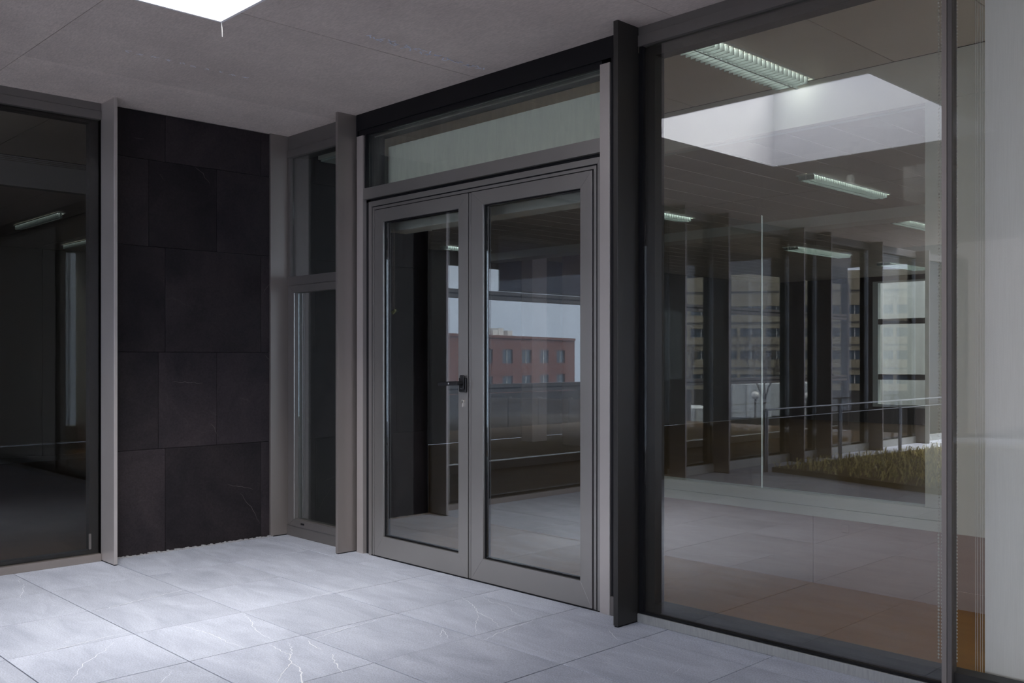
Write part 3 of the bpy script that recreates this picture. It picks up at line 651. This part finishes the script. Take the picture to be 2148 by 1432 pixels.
# ================================================================ OUTSIDE, seen mirrored through the corridor
def mw(px, d, z=0):     # point seen in the door-wall mirror at bearing px and distance d
    c = (px-1074)/2017*d; X = c*.6965-d*.7175; Y = c*.7175+d*.6965; return (X, 2*W-Y, z)
o = root('ground', 'dark terrace and lawn outside the corridor glazing', 'ground', kind='structure')
bx('terrace', 'asphalt', o, -40, -12.3, -60, 12, -1.1, -.82); bx('terrace', 'asphalt', o, -12.3, -7.7, -60, .5, -1.1, -.82)
bx('terrace', 'asphalt', o, -7.7, 6, -60, -8.25, -1.1, -.82)
a = mw(960, 27.0); b = mw(1300, 25.5); c = mw(1300, 20); d = mw(960, 21)
MB().prism([a[:2], b[:2], c[:2], d[:2]], 'z', -.819, -.79).build('lawn', 'lawn', o)
bx('low_ground', 'asphalt', o, -300, 60, -320, 40, -10.6, -10.3)
# fence of stone panels
o = root('panel_fence', 'brown panelled fence with slim posts mirrored in the right door leaf', 'fence')
for i in range(7):
    p0 = mw(1003+64*i, 26-.35*i); p1 = mw(1003+64*(i+1)-3, 26-.35*(i+1)); v = Vector((p1[0]-p0[0], p1[1]-p0[1])); n_ = Vector((-v.y, v.x)).normalized()*.06
    q = [(p0[0], p0[1]), (p1[0], p1[1]), (p1[0]+n_.x, p1[1]+n_.y), (p0[0]+n_.x, p0[1]+n_.y)]
    MB().prism(q, 'z', -.75, .12).build('fence_panel', 'fencep', o)
    MB().box(p0[0]-.06, p0[0]+.02, p0[1]-.06, p0[1]+.02, -.82, .17).build('post', 'band', o)
p0 = mw(1000, 26.05); p1 = mw(1452, 23.6); v = Vector((p1[0]-p0[0], p1[1]-p0[1])); n_ = Vector((-v.y, v.x)).normalized()*.12
MB().prism([(p0[0], p0[1]), (p1[0], p1[1]), (p1[0]+n_.x, p1[1]+n_.y), (p0[0]+n_.x, p0[1]+n_.y)], 'z', -.82, -.755).build('kerb', 'wframe', o)
# generic slab building made of a facade frame with windows
def building(name, label, m, pA, pB, depth, z0, z1, rows, cols, ww, first, step):
    o = root(name, label, 'building'); A = Vector(pA[:2]); B = Vector(pB[:2]); u = (B-A).normalized(); n = Vector((-u.y, u.x))
    if n.dot(-A) > 0: n = -n
    def blk(s0, s1, d0, d1, za, zb, nm, mm):
        q = [A+u*s0+n*d0, A+u*s1+n*d0, A+u*s1+n*d1, A+u*s0+n*d1]
        return MB().prism([(p.x, p.y) for p in q], 'z', za, zb).build(nm, mm, o)
    Ln = (B-A).length; blk(0, Ln, .3, depth, z0, z1, 'wall', m)
    zs = [z0]
    for (za, zb) in rows: zs += [za, zb]
    zs.append(z1); zz = sorted(zs)
    # facade skin: spandrels and piers in front of recessed panes
    sp_ = sorted(rows); prev = z0
    for za, zb in sp_: blk(0, Ln, 0, .3, prev, za, 'spandrel', m); prev = zb
    blk(0, Ln, 0, .3, prev, z1, 'spandrel', m)
    for za, zb in sp_:
        s = 0
        for k in range(cols):
            sa = first+k*step
            if sa+ww > Ln: break
            blk(s, sa, 0, .3, za, zb, 'pier', m)
            w1 = blk(sa, sa+ww, .18, .24, za, zb, 'window', 'wglass'); 
            f1 = blk(sa+ww*.48, sa+ww*.52, .12, .18, za, zb, 'window_bar', 'wframe'); s = sa+ww
        blk(s, Ln, 0, .3, za, zb, 'pier', m)
    return o, blk, Ln
o, blk, Ln = building('brick_building', 'distant red brick building with paired windows mirrored in the doors', 'brick', mw(840, 96), mw(1205, 133), 16, -10.3, 3.85,
    [(.5, 2.2), (-2.6, -1.0), (-5.6, -4.1)], 12, 2.6, 1.2, 5.0)
blk(0, Ln, -.15, .0, 3.55, 3.86, 'parapet', 'brick')
for k, s in enumerate((22, 24.2, 25.6, 28)): blk(s, s+1.3, 3, 5, 3.86, 4.9-.25*(k % 2), 'roof_unit', 'wframe')
o, blk, Ln = building('tan_building', 'tan brick building with thin strip windows mirrored in the big window', 'tan', mw(1380, 62), mw(1990, 58), 12, -10.3, 6.6,
    [(3.9, 4.45), (2.5, 3.05), (1.1, 1.65), (-.4, .15), (-3, -2)], 14, 1.35, .5, 1.55)
for z in (5.3, 3.35, 1.95, .5): blk(0, Ln, -.04, .0, z, z+.10, 'string_course', 'band')
blk(0, 3.6, 0, 9, 6.6, 7.4, 'slate_roof', 'slate')
# pale containers, lamps, bare trees
for k, (px, d, l, lab) in enumerate(((1545, 33, 1.9, 'white site container left of the bare tree in the mirrored view'), (1650, 34, 2.0, 'white site container right of the bare tree in the mirrored view'), (1440, 30, 1.2, 'low white skip at the foot of the tan building in the mirrored view'))):
    p = mw(px, d); hgt = 1.15 if k < 2 else .5
    o = root('container', lab, 'container', loc=(p[0], p[1], -.82)); o.rotation_euler = (0, 0, R(-48))
    MB().box(-l/2, l/2, -.8, .8, .0, hgt).build('container_body', 'contain', o, .03)
    for i in range(4): MB().box(-l/2+.1+i*l/4, -l/2+.13+i*l/4, -.83, .83, .03, hgt-.03).build('rib', 'wframe', o)
def tree(label, p, h, seed):
    rr = random.Random(seed); mb = MB()
    def br(a, d, l, r_, lv):
        b = a+d*l; mb.tube(a, b, r_, r_*.65, 5)
        if lv == 0: return
        for _ in range(3 if lv > 1 else 4):
            nd = (d+Vector((rr.uniform(-.7, .7), rr.uniform(-.7, .7), rr.uniform(-.1, .6)))).normalized(); br(b, nd, l*rr.uniform(.6, .85), r_*.62, lv-1)
    br(Vector((0, 0, 0)), Vector((.05, 0, 1)).normalized(), h*.32, h*.022, 5)
    o = mb.build('bare_tree', 'bark', None); o.location = p; tag(o, label, 'tree')
p = mw(1600, 27); tree('bare tree beside the white containers in the mirrored view', (p[0], p[1], -.82), 2.6, 2)
p = mw(1450, 31); tree('twiggy bare tree in front of the tan building in the mirrored view', (p[0], p[1], -.82), 2.4, 5)
for px, d, lab in ((1583, 24, 'lamp post with a white globe left of the container in the mirrored view'), (1692, 23, 'lamp post with a white globe behind the narrow mirrored window'), (1703, 27, 'small distant lamp post with a white globe')):
    p = mw(px, d); o = root('lamp_post', lab, 'lamp', 'globe lamp posts', loc=(p[0], p[1], -.82))
    MB().tube((0, 0, 0), (0, 0, 1.0), .03, .025, 8).build('pole', 'band', o); MB().ball((0, 0, 1.08), .10, 12, 8).build('globe', 'globe', o)
